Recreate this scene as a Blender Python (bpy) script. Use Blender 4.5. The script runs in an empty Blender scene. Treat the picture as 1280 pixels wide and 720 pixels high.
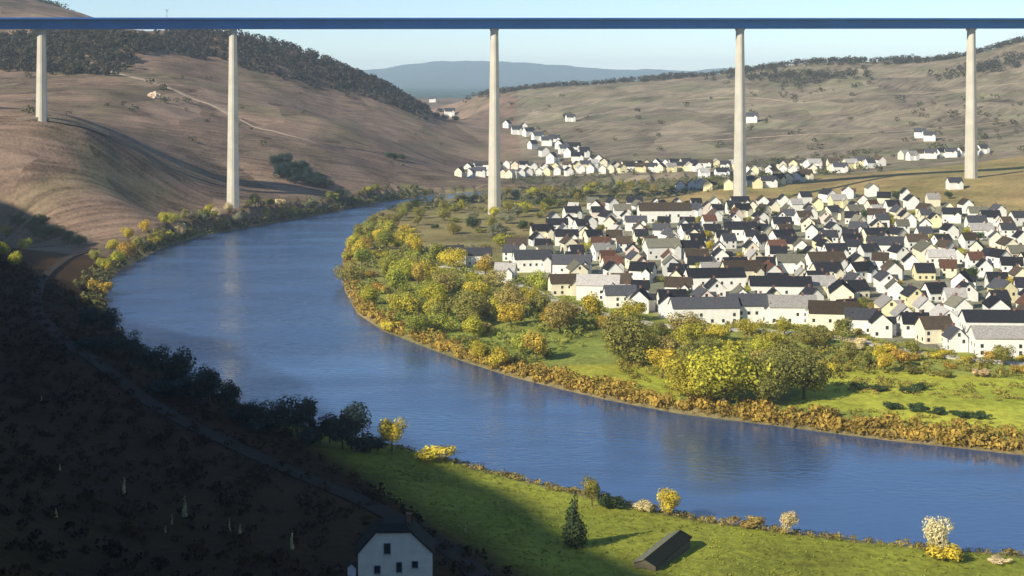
import bpy, bmesh, math, random
import numpy as np
from mathutils import Vector, Matrix
R = math.radians
random.seed(7); rng = np.random.default_rng(7)
scene = bpy.context.scene
COL = scene.collection

# ------------------------------------------------------------------ camera, sky, sun, exposure
F = 1758.0; CAMZ = 115.0; HOR = 100.0            # focal length in pixels of a 1280 px wide frame, eye height over the river, horizon row
cam_d = bpy.data.cameras.new('camera'); cam = bpy.data.objects.new('camera', cam_d); COL.objects.link(cam)
cam.location = (0, 0, CAMZ); cam.rotation_euler = (R(90), 0, 0)
cam_d.sensor_width = 36; cam_d.lens = 36*F/1280; cam_d.shift_y = -(360-HOR)/1280
cam_d.clip_start = 1; cam_d.clip_end = 60000
scene.camera = cam
SUNV = Vector((-0.75, -0.66, 0)).normalized(); EL = R(29.3)
sunv = Vector((SUNV.x*math.cos(EL), SUNV.y*math.cos(EL), math.sin(EL)))
w = bpy.data.worlds.new('World'); scene.world = w; w.use_nodes = True
nt = w.node_tree; bg = nt.nodes['Background']; bg.inputs[1].default_value = 0.105
sky = nt.nodes.new('ShaderNodeTexSky'); sky.sky_type = 'NISHITA'; sky.sun_disc = False
sky.sun_elevation = EL; sky.sun_rotation = math.atan2(sunv.x, sunv.y); sky.altitude = 1200
sky.air_density = 0.9; sky.dust_density = 0.0; sky.ozone_density = 3.5
nt.links.new(sky.outputs[0], bg.inputs[0])
sd = bpy.data.lights.new('sun', 'SUN'); so = bpy.data.objects.new('sun', sd); COL.objects.link(so)
sd.energy = 5.0; sd.angle = R(0.53); sd.color = (1, 0.915, 0.76)
so.rotation_euler = sunv.to_track_quat('Z', 'Y').to_euler()
scene.view_settings.view_transform = 'Standard'; scene.view_settings.look = 'None'
scene.view_settings.exposure = 0.45; scene.view_settings.gamma = 1
scene.render.engine = 'CYCLES'
scene.cycles.max_bounces = 6; scene.cycles.diffuse_bounces = 2; scene.cycles.glossy_bounces = 2
scene.cycles.volume_bounces = 1; scene.cycles.transparent_max_bounces = 8

# ------------------------------------------------------------------ helpers
def P(px, py, D):                                 # a sight line cut at distance D
    return ((px-640)*D/F, D, CAMZ-(py-HOR)*D/F)
def G(px, py, z=0.0):                             # a sight line cut at height z
    D = (CAMZ-z)*F/(py-HOR); return ((px-640)*D/F, D)
def project(x, y, z): return 640+x*F/y, HOR+(CAMZ-z)*F/y
def tag(o, label=None, cat=None, group=None, kind=None):
    if label: o['label'] = label
    if cat: o['category'] = cat
    if group: o['group'] = group
    if kind: o['kind'] = kind
    return o
def link(name, data, parent=None, mat=None, loc=(0,0,0), rz=0, scale=None, color=None):
    o = bpy.data.objects.new(name, data); COL.objects.link(o)
    o.location = loc; o.rotation_euler = (0, 0, rz)
    if scale: o.scale = scale
    if parent: o.parent = parent
    if color: o.color = (*color, 1)
    return o
def mesh(name, V, Fc, mat=None, smooth=False):
    m = bpy.data.meshes.new(name); m.from_pydata([tuple(v) for v in V], [], [tuple(f) for f in Fc]); m.update()
    if mat: m.materials.append(mat)
    if smooth: m.polygons.foreach_set('use_smooth', [True]*len(m.polygons))
    return m
def quads_mesh(name, V, mat=None):                # V: (n,4,3)
    n = len(V); m = bpy.data.meshes.new(name)
    m.vertices.add(n*4); m.vertices.foreach_set('co', V.reshape(-1).astype(np.float32))
    m.loops.add(n*4); m.loops.foreach_set('vertex_index', np.arange(n*4, dtype=np.int32))
    m.polygons.add(n); m.polygons.foreach_set('loop_start', np.arange(0, n*4, 4, dtype=np.int32))
    m.polygons.foreach_set('loop_total', np.full(n, 4, np.int32)); m.update()
    if mat: m.materials.append(mat)
    return m
class MB:
    def __init__(s): s.V = []; s.F = []
    def add(s, V, Fc):
        b = len(s.V); s.V += [tuple(v) for v in V]; s.F += [tuple(i+b for i in f) for f in Fc]
    def box(s, x0, x1, y0, y1, z0, z1):
        s.add([(x0,y0,z0),(x1,y0,z0),(x1,y1,z0),(x0,y1,z0),(x0,y0,z1),(x1,y0,z1),(x1,y1,z1),(x0,y1,z1)],
              [(0,3,2,1),(4,5,6,7),(0,1,5,4),(1,2,6,5),(2,3,7,6),(3,0,4,7)])
    def prism(s, poly, axis, a, b):               # polygon (2D) pulled along an axis
        n = len(poly)
        f = {'x': lambda p, t: (t, p[0], p[1]), 'y': lambda p, t: (p[0], t, p[1]), 'z': lambda p, t: (p[0], p[1], t)}[axis]
        s.add([f(p, a) for p in poly]+[f(p, b) for p in poly],
              [tuple(range(n))[::-1], tuple(range(n, 2*n))]+[(i, (i+1) % n, n+(i+1) % n, n+i) for i in range(n)])
    def tube(s, p, q, r0, r1, n=6):
        p, q = Vector(p), Vector(q); d = (q-p).normalized(); a = d.orthogonal().normalized(); b = d.cross(a)
        V = [c+(a*math.cos(t)+b*math.sin(t))*r for c, r in ((p, r0), (q, r1)) for t in [2*math.pi*i/n for i in range(n)]]
        s.add(V, [(i, (i+1) % n, n+(i+1) % n, n+i) for i in range(n)]+[tuple(range(n))[::-1], tuple(range(n, 2*n))])
    def build(s, name, mat=None):
        m = mesh(name, s.V, s.F, mat)
        bm = bmesh.new(); bm.from_mesh(m); bmesh.ops.recalc_face_normals(bm, faces=bm.faces); bm.to_mesh(m); bm.free()
        return m
def ordi(n):
    return '%d%s' % (n, 'th' if 10 <= n % 100 <= 20 else {1: 'st', 2: 'nd', 3: 'rd'}.get(n % 10, 'th'))

# ------------------------------------------------------------------ materials
def mat_base(name, rough=0.9, spec=0.2):
    m = bpy.data.materials.new(name); m.use_nodes = True; t = m.node_tree; b = t.nodes['Principled BSDF']
    b.inputs['Roughness'].default_value = rough; b.inputs['Specular IOR Level'].default_value = spec
    return m, t, b
def N(t, typ, **kw):
    n = t.nodes.new(typ)
    for k, v in kw.items(): setattr(n, k, v)
    return n
def noisy(name, col, scale=1.0, amt=0.3, rough=0.9, spec=0.2, objcol=False, bump=0.0, metal=0.0):
    m, t, b = mat_base(name, rough, spec); b.inputs['Metallic'].default_value = metal
    tc = N(t, 'ShaderNodeTexCoord'); nz = N(t, 'ShaderNodeTexNoise'); nz.inputs['Scale'].default_value = scale; nz.inputs['Detail'].default_value = 4
    t.links.new(tc.outputs['Object'], nz.inputs['Vector'])
    mr = N(t, 'ShaderNodeMapRange'); mr.inputs[1].default_value = 0.3; mr.inputs[2].default_value = 0.7
    mr.inputs[3].default_value = 1-amt; mr.inputs[4].default_value = 1+amt
    t.links.new(nz.outputs['Fac'], mr.inputs[0])
    hv = N(t, 'ShaderNodeVectorMath', operation='SCALE')
    if objcol:
        oi = N(t, 'ShaderNodeObjectInfo'); t.links.new(oi.outputs['Color'], hv.inputs[0])
    else: hv.inputs[0].default_value = col
    t.links.new(mr.outputs[0], hv.inputs['Scale']); t.links.new(hv.outputs[0], b.inputs['Base Color'])
    if bump:
        bp = N(t, 'ShaderNodeBump'); bp.inputs['Strength'].default_value = bump; bp.inputs['Distance'].default_value = 0.3
        t.links.new(nz.outputs['Fac'], bp.inputs['Height']); t.links.new(bp.outputs[0], b.inputs['Normal'])
    return m
M = {}
M['wall'] = noisy('plaster', None, 0.5, 0.08, objcol=True)
M['roof'] = noisy('roof_tiles', None, 1.5, 0.3, 0.85, 0.1, objcol=True)
M['chimney'] = noisy('chimney_brick', (0.22, 0.12, 0.09), 2, 0.2)
M['glass'] = noisy('window_glass', (0.03, 0.035, 0.04), 1, 0.2, 0.25, 0.5)
M['door'] = noisy('door_wood', (0.10, 0.05, 0.03), 2, 0.2, 0.6)
M['concrete'] = noisy('pier_concrete', (0.55, 0.515, 0.42), 0.12, 0.10, 0.85)
M['steel'] = noisy('blue_steel', (0.006, 0.20, 0.60), 0.05, 0.12, 0.5, 0.4)
M['deck'] = noisy('deck_edge', (0.015, 0.10, 0.32), 0.05, 0.15, 0.6)
M['asphalt'] = noisy('asphalt', (0.034, 0.022, 0.013), 0.4, 0.2)
M['bark'] = noisy('bark', (0.10, 0.075, 0.05), 1.5, 0.3)
M['whitepaint'] = noisy('white_paint', (0.75, 0.75, 0.72), 1, 0.08, 0.6)
M['rail'] = noisy('railing_metal', (0.25, 0.3, 0.36), 1, 0.1, 0.5)
M['rock'] = noisy('pale_rock', (0.55, 0.42, 0.30), 0.5, 0.3)

def leaf_mat(name, objcol=True, col=(0.1, 0.1, 0.03), amt=0.4, scale=0.35):
    m, t, b = mat_base(name, 0.75, 0.15)
    geo = N(t, 'ShaderNodeNewGeometry'); nz = N(t, 'ShaderNodeTexNoise'); nz.inputs['Scale'].default_value = scale; nz.inputs['Detail'].default_value = 3
    t.links.new(geo.outputs['Position'], nz.inputs['Vector'])
    mr = N(t, 'ShaderNodeMapRange'); mr.inputs[1].default_value = 0.32; mr.inputs[2].default_value = 0.68
    mr.inputs[3].default_value = 1-amt; mr.inputs[4].default_value = 1+amt
    t.links.new(nz.outputs['Fac'], mr.inputs[0])
    ri = N(t, 'ShaderNodeMapRange'); ri.inputs[3].default_value = 0.8; ri.inputs[4].default_value = 1.2
    t.links.new(geo.outputs['Random Per Island'], ri.inputs[0])
    mu = N(t, 'ShaderNodeMath', operation='MULTIPLY'); t.links.new(mr.outputs[0], mu.inputs[0]); t.links.new(ri.outputs[0], mu.inputs[1])
    hv = N(t, 'ShaderNodeVectorMath', operation='SCALE')
    if objcol:
        oi = N(t, 'ShaderNodeObjectInfo'); t.links.new(oi.outputs['Color'], hv.inputs[0])
    else: hv.inputs[0].default_value = col
    t.links.new(mu.outputs[0], hv.inputs['Scale'])
    t.links.new(hv.outputs[0], b.inputs['Base Color'])
    tr = N(t, 'ShaderNodeBsdfTranslucent'); t.links.new(hv.outputs[0], tr.inputs['Color'])
    mx = N(t, 'ShaderNodeMixShader'); mx.inputs[0].default_value = 0.22
    t.links.new(b.outputs[0], mx.inputs[1]); t.links.new(tr.outputs[0], mx.inputs[2])
    t.links.new(mx.outputs[0], t.nodes['Material Output'].inputs[0])
    return m
M['leaf'] = leaf_mat('foliage')

# ------------------------------------------------------------------ the river's outline (world, metres)
near_px = [(1400,712),(1280,697),(1150,686),(1000,669),(880,652),(780,630),(700,612),(620,592),(560,576),(500,562),(460,556),
           (400,548),(330,530),(290,515),(230,487),(190,462),(150,428),(132,400),(126,378),(133,356),(150,337),(200,311),(250,295),(300,286),
           (350,277),(400,268),(440,260),(480,252),(540,244),(600,239),(720,233),(860,231),(960,231)]
far_px = [(960,236),(860,237),(720,239),(600,246),(540,252),(505,257),(470,266),(448,285),(432,310),(428,335),(432,365),(447,392),(480,414),(530,433),
          (580,452),(640,471),(700,486),(760,500),(850,517),(930,527),(1000,536),(1100,549),(1200,560),(1280,569),(1400,585)]
river = [G(*p) for p in near_px]; rf = [G(*p) for p in far_px]
river = [(900, 120), (420, 255)] + river + rf + [(420, 455), (900, 420)]
RV = np.array(river)
def river_sd(x, y):                               # >0 on land, <0 in the water
    x = np.asarray(x, float); y = np.asarray(y, float)
    d = np.full(x.shape, 1e18); ins = np.zeros(x.shape, bool)
    for i in range(len(RV)):
        ax, ay = RV[i]; bx, by = RV[(i+1) % len(RV)]
        ex, ey = bx-ax, by-ay; L = ex*ex+ey*ey
        t = np.clip(((x-ax)*ex+(y-ay)*ey)/L, 0, 1)
        d = np.minimum(d, (x-ax-t*ex)**2+(y-ay-t*ey)**2)
        c = (ay > y) != (by > y)
        with np.errstate(divide='ignore', invalid='ignore'):
            ins ^= c & (x < (bx-ax)*(y-ay)/((by-ay) if by != ay else 1e-9)+ax)
    d = np.sqrt(d); return np.where(ins, -d, d)

# ------------------------------------------------------------------ terrain: a smooth surface through surveyed points
U = np.array([0.48, -0.877]); NV = np.array([-0.877, -0.48]); O0 = np.array([-39., 426.])
def ncoord(x, y): return (x-O0[0])*NV[0]+(y-O0[1])*NV[1]
def scoord(x, y): return (x-O0[0])*U[0]+(y-O0[1])*U[1]
def near_h(n):
    t = np.clip((n-128)/62, 0, 1); t = t*t*(3-2*t)
    z = (1-t)*(3.5+0.19*max(n, 0))+t*(0.577*n-12)
    if n > 400: z = 0.577*400-12+ (n-400)*0.9
    if n > 430: z = 245-(n-430)*0.35
    return z
pts = []
for s in range(-650, 1000, 90):
    for n in (12, 45, 85, 120, 150, 190, 250, 320, 400, 430, 520, 800):
        if s > 150 and n < 45 : continue
        p = O0+U*s+NV*n; pts.append((p[0], p[1], near_h(n)+(26 if s < -420 and n > 390 else 13 if s > -160 and n > 390 else 0)))  # unseen crest raised at both ends so the hill shadow reaches farther
for s in range(-1900, -650, 150):
    for n in (300, 420, 600, 900):
        if s < -1250 and n < 500: continue
        p = O0+U*s+NV*n; pts.append((p[0], p[1], {300: 170, 420: 262, 600: 250, 900: 200}[n]))
for a in [ # (px, py, D)
    # near bank meadow
    ]: pts.append(P(*a))
flat = [(60,340,3),(140,300,3),(260,200,3.2),(400,100,4),(700,50,8),(1100,0,30),(200,60,20),(500,-100,60),(0,600,2.5),(-80,520,3),(-140,600,3),
        # the wooded point and the village floor
        (0,620,4),(-60,760,4),(-100,900,4),(-80,1050,5),(-40,1200,4),(40,520,3.5),(120,470,3.5),(250,450,3.5),(450,480,5),(900,500,12),
        (60,600,5),(60,700,5.5),(60,850,6),(60,1000,6.5),(60,1150,7),(180,560,5),(180,700,6.5),(180,850,7),(180,1000,8),(180,1120,8),
        (300,560,6),(300,700,8),(300,850,9),(300,1000,11),(330,1090,16),(500,700,12),(500,900,18),(800,900,40),(1300,900,70),
        (0,1300,5),(150,1300,8),(300,1270,18),(0,1420,5),(100,1600,9),(300,1500,17),(1800,400,60),(1800,1200,140)]
pts += flat
surv = [ # left spur with the first pier, its foot and face
    (52,151,1089),(20,146,1100),(100,160,1105),(140,176,1120),(180,197,1130),(230,234,1130),(270,256,1125),(294,259,1114),
    (110,298,955),(60,270,985),(20,240,1010),(-60,220,1000),(-60,150,1080),(120,235,1030),(160,260,1010),(60,200,1050),(190,262,1060),(190,235,1095),
    # hollow behind the spur and the long vineyard slope
    (0,135,1300),(60,140,1300),(120,150,1290),(180,165,1290),(230,190,1260),(280,220,1250),
    (0,92,1650),(60,92,1650),(120,90,1650),(170,100,1620),(200,112,1580),(60,115,1480),(140,122,1460),(230,150,1400),(300,155,1500),(300,190,1330),(350,215,1290),(350,250,1190),
    (400,150,1600),(400,185,1430),(430,215,1370),(440,246,1290),(500,180,1680),(500,205,1500),(510,228,1430),(590,221,1580),(560,205,1700),
    (300,105,1770),(400,118,1880),(480,138,1930),(240,90,1750),
    # ridge under the wood
    (0,52,1880),(60,48,1880),(120,48,1850),(150,55,1800),(180,62,1790),(210,52,1900),(250,48,1930),(300,50,1960),(370,68,2000),(430,92,2040),(480,109,2080),
    (530,137,2090),(570,160,2020),(600,182,1950),(612,200,1850),
    # right side: foot, slope, ridge
    (640,192,1900),(720,195,1800),(800,203,1740),(900,207,1650),(1000,204,1620),(1100,202,1560),(1200,196,1560),(1280,190,1560),
    (640,160,2150),(700,150,2250),(850,155,2120),(1000,145,2080),(1150,135,2080),(1280,122,2080),(1400,110,2100),
    (600,133,2700),(640,124,2750),(780,120,2550),(920,110,2500),(1060,100,2450),(1200,92,2400),(1300,78,2350),
    (610,120,2950),(640,115,2930),(700,108,2900),(800,102,2850),(900,93,2800),(1000,82,2750),(1100,78,2700),(1200,71,2650),(1280,53,2600),(1420,45,2600),(1700,40,2500),
    # around the village's far edge
    (925,256,1186),(1214,223,1221),(1100,240,1190),(1280,226,1190),(1000,250,1200),(1280,212,1330),(1100,222,1330),(900,238,1300),(1450,210,1200),
]
pts += [P(*a) for a in surv]
pts += [(-900,1500,215),(-900,1900,225),(-1400,1200,220),(-500,2300,150),(-300,2600,90),(-1000,2500,225),(-300,3300,50),(0,3500,45),(600,3600,60),(1300,3500,80),
        (-420,2120,178),(-60,2350,30),(-90,2700,28),(-40,3000,60),(-1500,3500,150),(2500,2500,170),(2500,3500,100),(0,-900,200),(-1200,-300,200),(900,-900,150),(-1500,600,220)]
pts += [P(-40,-8,2450),P(0,2,2450),P(40,9,2470),P(80,20,2500),P(110,38,2550),P(150,60,2600)]
PT = np.array(pts); SC = 1000.0
def tps_fit(PT):
    x = PT[:, :2]/SC; n = len(x)
    d = np.sqrt(((x[:, None]-x[None])**2).sum(-1))
    K = d**2*np.log(d+1e-9)+np.eye(n)*1e-5
    A = np.zeros((n+3, n+3)); A[:n, :n] = K; A[:n, n] = 1; A[:n, n+1:] = x; A[n, :n] = 1; A[n+1:, :n] = x.T
    return np.linalg.solve(A, np.concatenate([PT[:, 2], [0, 0, 0]]))
CF = tps_fit(PT)
def tps(x, y):
    x = np.asarray(x, float).ravel()/SC; y = np.asarray(y, float).ravel()/SC; out = np.empty(len(x)); c = PT[:, :2]/SC; n = len(c)
    for i in range(0, len(x), 40000):
        xx, yy = x[i:i+40000], y[i:i+40000]
        d2 = (xx[:, None]-c[None, :, 0])**2+(yy[:, None]-c[None, :, 1])**2
        out[i:i+40000] = (0.5*d2*np.log(d2+1e-18))@CF[:n]+CF[n]+CF[n+1]*xx+CF[n+2]*yy
    return out
def sstep(a, b, x): t = np.clip((x-a)/(b-a), 0, 1); return t*t*(3-2*t)
_ph = rng.uniform(0, 6.28, (24,)); _an = rng.uniform(0, 6.28, (24,)); _wl = np.geomspace(18, 420, 24)
def wob(x, y):
    z = 0
    for i in range(24):
        k = 6.283/_wl[i]; z = z+np.sin((x*np.cos(_an[i])+y*np.sin(_an[i]))*k+_ph[i]+1.3*np.sin((y*np.cos(_an[i])-x*np.sin(_an[i]))*k*0.6+_ph[-i-1]))*_wl[i]*0.0035
    return z
def far_h(x, y):                                  # the blue hills beyond the valley
    a = x/np.maximum(y, 1)*F+640
    top = np.interp(a, [-600,300,400,470,500,540,600,650,720,800,860,1000,1500], [190,190,180,210,245,278,276,262,226,214,195,180,180])
    r = (y-14000)/2600.
    return top*np.exp(-r*r*1.6)+wob(x*0.12, y*0.12)*10*np.exp(-r*r)
def land(x, y):
    x = np.asarray(x, float).ravel(); y = np.asarray(y, float).ravel()
    z = tps(x, y)
    b = sstep(3200, 4200, np.hypot(x, y)); z = z*(1-b)+b*np.maximum(60, 0)
    z = z+sstep(8000, 11000, y)*far_h(x, y)*0.79
    z = z+wob(x, y)*sstep(14, 60, z)*0.8
    z = np.where((y > 4000) | (y < -1500) | (np.abs(x) > 3000), z, np.clip(z, 2.2, 330))
    d = river_sd(x, y)
    bank = np.interp(d, [-1e5, -30, -4, 0, 3, 8, 25], [-5, -5, -1.2, 0.05, 1.4, 2.4, 400])
    return np.minimum(z, bank)
def zat(x, y): return float(land([x], [y])[0])
def hit(px, py, d0=150, d1=7500):                 # where the sight line meets the ground
    D = np.geomspace(d0, d1, 900); X = (px-640)*D/F; Z = CAMZ-(py-HOR)*D/F
    L = land(X, D); k = np.argmax(L > Z)
    if not (L > Z).any(): k = len(D)-1
    return float(X[k]), float(D[k]), float(L[k])

# mesh: rings about the view point, fine where it is seen
ang = np.concatenate([np.linspace(-180, -32, 75)[:-1], np.linspace(-32, -22, 45)[:-1], np.linspace(-22, 22, 390)[:-1], np.linspace(22, 32, 45)[:-1], np.linspace(32, 180, 75)[:-1]])
rad = np.concatenate([np.linspace(2, 120, 12)[:-1], np.geomspace(120, 3400, 440)[:-1], np.geomspace(3400, 19000, 90)])
A_, R_ = np.meshgrid(np.radians(ang), rad); GX = (R_*np.sin(A_)).ravel(); GY = (R_*np.cos(A_)).ravel()
GZ = land(GX, GY); na, nr = len(ang), len(rad)
idx = np.arange(na*nr).reshape(nr, na)
q = np.stack([idx[:-1, :], np.roll(idx, -1, 1)[:-1, :], np.roll(idx, -1, 1)[1:, :], idx[1:, :]], -1).reshape(-1, 4)[:, ::-1]
gm = bpy.data.meshes.new('ground'); gm.vertices.add(na*nr); gm.vertices.foreach_set('co', np.stack([GX, GY, GZ], 1).astype(np.float32).ravel())
gm.loops.add(q.size); gm.loops.foreach_set('vertex_index', q.ravel().astype(np.int32))
gm.polygons.add(len(q)); gm.polygons.foreach_set('loop_start', np.arange(0, q.size, 4, dtype=np.int32)); gm.polygons.foreach_set('loop_total', np.full(len(q), 4, np.int32))
gm.polygons.foreach_set('use_smooth', np.ones(len(q), bool)); gm.update()

# what covers the ground where
def inpoly(x, y, poly):
    ins = np.zeros(np.shape(x), bool)
    for i in range(len(poly)):
        ax, ay = poly[i]; bx, by = poly[(i+1) % len(poly)]
        c = (ay > y) != (by > y)
        ins ^= c & (x < (bx-ax)*(y-ay)/((by-ay) if by != ay else 1e-9)+ax)
    return ins
def W(poly, z=5): return [G(a, b, z) for a, b in poly]
VILL = W([(645,335),(625,318),(660,300),(690,272),(745,258),(870,262),(1000,258),(1110,262),(1180,276),(1300,292),(1300,446),(1180,436),(1100,422),(1040,402),(850,402),(800,385),(720,362)], 6)
FIELD = W([(700,246),(900,238),(1300,219),(1300,272),(1200,262),(1000,256),(870,262),(745,256)], 12)
MEAD = W([(1040,466),(1100,462),(1300,478),(1300,545),(1180,530),(1060,512),(980,505)], 4)
MEAD2 = W([(640,455),(840,452),(850,500),(760,488),(690,474)], 4)
C = np.tile(np.array([0.215, 0.145, 0.10]), (len(GX), 1)); vine = np.ones(len(GX))
sd_ = river_sd(GX, GY); nn = ncoord(GX, GY); ss = scoord(GX, GY)
pen = ((GX > -160) & (GY > 430) & (GY < 1420) & (GZ < 32) & (GX > -160+0*GY)) & ~((nn > -20) & (ss < 100)) & ~((GX < -.0796*GY) & (GY > 1222))
# side of the river: near side means below/left of the near bank
nearside = (nn > -95) & (GY < 1010) & ((GY < 345+0.0*GX) | (GX < -20) | (nn > 0))
nb = np.array([G(*p) for p in near_px[:20]])
o_ = o = np.argsort(nb[:, 0]); yb = np.interp(GX, nb[o, 0], nb[o, 1]); nearside = (GY < yb+3) & (GX > nb[:, 0].min()) | ((GX <= nb[:, 0].min()) & (GY < 985))
right = (GX > 10) & (GY > 1400)
C[right] = (0.225, 0.18, 0.12)
C[pen & ~nearside] = (0.25, 0.27, 0.055); vine[pen & ~nearside] = 0
f = pen & ~nearside; k_ = sstep(650, 950, GY[f])[:, None]; C[f] = C[f]*(1-k_)+k_*np.array([0.25, 0.20, 0.08])
f = inpoly(GX, GY, FIELD) & ~nearside; C[f] = (0.34, 0.245, 0.10); vine[f] = 0.25
f = inpoly(GX, GY, VILL); C[f] = (0.27, 0.25, 0.17); vine[f] = 0
for mp, c in ((MEAD, (0.42, 0.42, 0.05)), (MEAD2, (0.41, 0.38, 0.05))):
    f = inpoly(GX, GY, mp); C[f] = c; vine[f] = 0
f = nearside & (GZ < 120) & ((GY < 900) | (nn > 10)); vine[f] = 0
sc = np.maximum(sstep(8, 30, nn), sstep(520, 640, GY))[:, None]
C = np.where(f[:, None], (1-sc)*np.array([0.26, 0.275, 0.034])+sc*np.array([0.046, 0.022, 0.006]), C)  # dark soil cover here also paints the hill shade deeper and farther
f = (GX < -250) & (GY > 975) & (GY < 1110) & (GZ > 20) & (GZ < 74); k_ = (sstep(-.6, 1.2, wob(GX*1.7, GY*1.7))*.75*sstep(20, 32, GZ)*(1-sstep(60, 74, GZ)))[f][:, None]; C[f] = C[f]*(1-k_)+k_*np.array([0.12, 0.11, 0.065])
f = GY > 4200; C[f] = (0.07, 0.12, 0.12); vine[f] = 0  # far hills: bluish distance haze mixed into the cover colour
f = (np.abs(sd_) < 7) & (GY < 1500); C[f] = (0.24, 0.19, 0.09)
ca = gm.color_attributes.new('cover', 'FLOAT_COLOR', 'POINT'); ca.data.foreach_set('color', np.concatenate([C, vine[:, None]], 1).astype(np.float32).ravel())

m, t, b = mat_base('land', 0.95, 0.1)
at = N(t, 'ShaderNodeAttribute', attribute_name='cover'); geo = N(t, 'ShaderNodeNewGeometry')
vo = N(t, 'ShaderNodeTexVoronoi'); vo.inputs['Scale'].default_value = 0.013
mp = N(t, 'ShaderNodeMapping'); mp.inputs['Scale'].default_value = (1, 0.55, 0.0)
wn = N(t, 'ShaderNodeTexNoise'); wn.inputs['Scale'].default_value = 0.006; wn.inputs['Detail'].default_value = 3
wa = N(t, 'ShaderNodeVectorMath', operation='MULTIPLY_ADD'); wa.inputs[1].default_value = (90, 90, 0)
t.links.new(geo.outputs['Position'], wn.inputs['Vector']); t.links.new(wn.outputs['Color'], wa.inputs[0]); t.links.new(geo.outputs['Position'], wa.inputs[2])
t.links.new(wa.outputs[0], mp.inputs['Vector']); t.links.new(mp.outputs[0], vo.inputs['Vector'])
sep = N(t, 'ShaderNodeSeparateColor'); t.links.new(vo.outputs['Color'], sep.inputs[0])
rot = N(t, 'ShaderNodeVectorRotate', rotation_type='Z_AXIS'); ra = N(t, 'ShaderNodeMath', operation='MULTIPLY_ADD'); ra.inputs[1].default_value = 0.9; ra.inputs[2].default_value = 0.5
t.links.new(sep.outputs[0], ra.inputs[0]); t.links.new(ra.outputs[0], rot.inputs['Angle']); t.links.new(geo.outputs['Position'], rot.inputs['Vector'])
m2 = N(t, 'ShaderNodeMapping'); m2.inputs['Scale'].default_value = (0.20, 0.016, 0.0); t.links.new(rot.outputs[0], m2.inputs['Vector'])
st = N(t, 'ShaderNodeTexNoise'); st.inputs['Scale'].default_value = 1.0; st.inputs['Detail'].default_value = 2; t.links.new(m2.outputs[0], st.inputs['Vector'])
def mrange(src, a, b_, c, d):
    n = N(t, 'ShaderNodeMapRange'); n.inputs[1].default_value = a; n.inputs[2].default_value = b_; n.inputs[3].default_value = c; n.inputs[4].default_value = d
    t.links.new(src, n.inputs[0]); return n.outputs[0]
def mth(op, a, b_):
    n = N(t, 'ShaderNodeMath', operation=op)
    for k, v in enumerate((a, b_)):
        if isinstance(v, (int, float)): n.inputs[k].default_value = v
        else: t.links.new(v, n.inputs[k])
    return n.outputs[0]
parcel = mrange(sep.outputs[1], 0, 1, -0.28, 0.28); stripe = mrange(st.outputs['Fac'], 0.38, 0.62, -0.24, 0.24)
vf = mth('MULTIPLY', mth('ADD', parcel, stripe), at.outputs['Alpha'])
n1 = N(t, 'ShaderNodeTexNoise'); n1.inputs['Scale'].default_value = 0.02; n1.inputs['Detail'].default_value = 6; n1.inputs['Roughness'].default_value = 0.65
n2 = N(t, 'ShaderNodeTexNoise'); n2.inputs['Scale'].default_value = 0.35; n2.inputs['Detail'].default_value = 5; n2.inputs['Roughness'].default_value = 0.7
for n_ in (n1, n2): t.links.new(geo.outputs['Position'], n_.inputs['Vector'])
tot = mth('ADD', mth('ADD', vf, 1.0), mth('ADD', mrange(n1.outputs['Fac'], 0.3, 0.7, -0.40, 0.40), mrange(n2.outputs['Fac'], 0.3, 0.7, -0.32, 0.32)))
sv = N(t, 'ShaderNodeVectorMath', operation='SCALE'); t.links.new(at.outputs['Color'], sv.inputs[0]); t.links.new(tot, sv.inputs['Scale'])
# greener and yellower patches
n3 = N(t, 'ShaderNodeTexNoise'); n3.inputs['Scale'].default_value = 0.011; n3.inputs['Detail'].default_value = 5; t.links.new(geo.outputs['Position'], n3.inputs['Vector'])
mx = N(t, 'ShaderNodeMix', data_type='RGBA', blend_type='MULTIPLY'); t.links.new(mrange(n3.outputs['Fac'], 0.47, 0.62, 0, 0.75), mx.inputs['Factor'])
t.links.new(sv.outputs[0], mx.inputs[6]); mx.inputs[7].default_value = (0.74, 0.88, 0.72, 1)
t.links.new(mx.outputs[2], b.inputs['Base Color'])
bp = N(t, 'ShaderNodeBump'); bp.inputs['Strength'].default_value = 0.6; bp.inputs['Distance'].default_value = 1.2; t.links.new(n2.outputs['Fac'], bp.inputs['Height']); t.links.new(bp.outputs[0], b.inputs['Normal'])
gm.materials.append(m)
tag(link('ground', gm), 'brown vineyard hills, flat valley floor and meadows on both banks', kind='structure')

# ------------------------------------------------------------------ water
m, t, b = mat_base('river_water', 0.05, 0.5)
b.inputs['Base Color'].default_value = (0.032, 0.078, 0.185, 1); b.inputs['IOR'].default_value = 2.6; b.inputs['Specular Tint'].default_value = (.92, .98, 1, 1)
geo = N(t, 'ShaderNodeNewGeometry'); w1 = N(t, 'ShaderNodeTexNoise'); w1.inputs['Scale'].default_value = 0.5; w1.inputs['Detail'].default_value = 4
mpw = N(t, 'ShaderNodeMapping'); mpw.inputs['Scale'].default_value = (0.45, 1, 1); mpw.inputs['Rotation'].default_value = (0, 0, R(25))
t.links.new(geo.outputs['Position'], mpw.inputs[0]); t.links.new(mpw.outputs[0], w1.inputs['Vector'])
w2 = N(t, 'ShaderNodeTexNoise'); w2.inputs['Scale'].default_value = 0.015; w2.inputs['Detail'].default_value = 3; t.links.new(mpw.outputs[0], w2.inputs['Vector'])
bp = N(t, 'ShaderNodeBump'); bp.inputs['Distance'].default_value = 0.6
sw = N(t, 'ShaderNodeMapRange'); sw.inputs[1].default_value = 0.4; sw.inputs[2].default_value = 0.6; sw.inputs[3].default_value = 0.10; sw.inputs[4].default_value = 0.45
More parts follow.
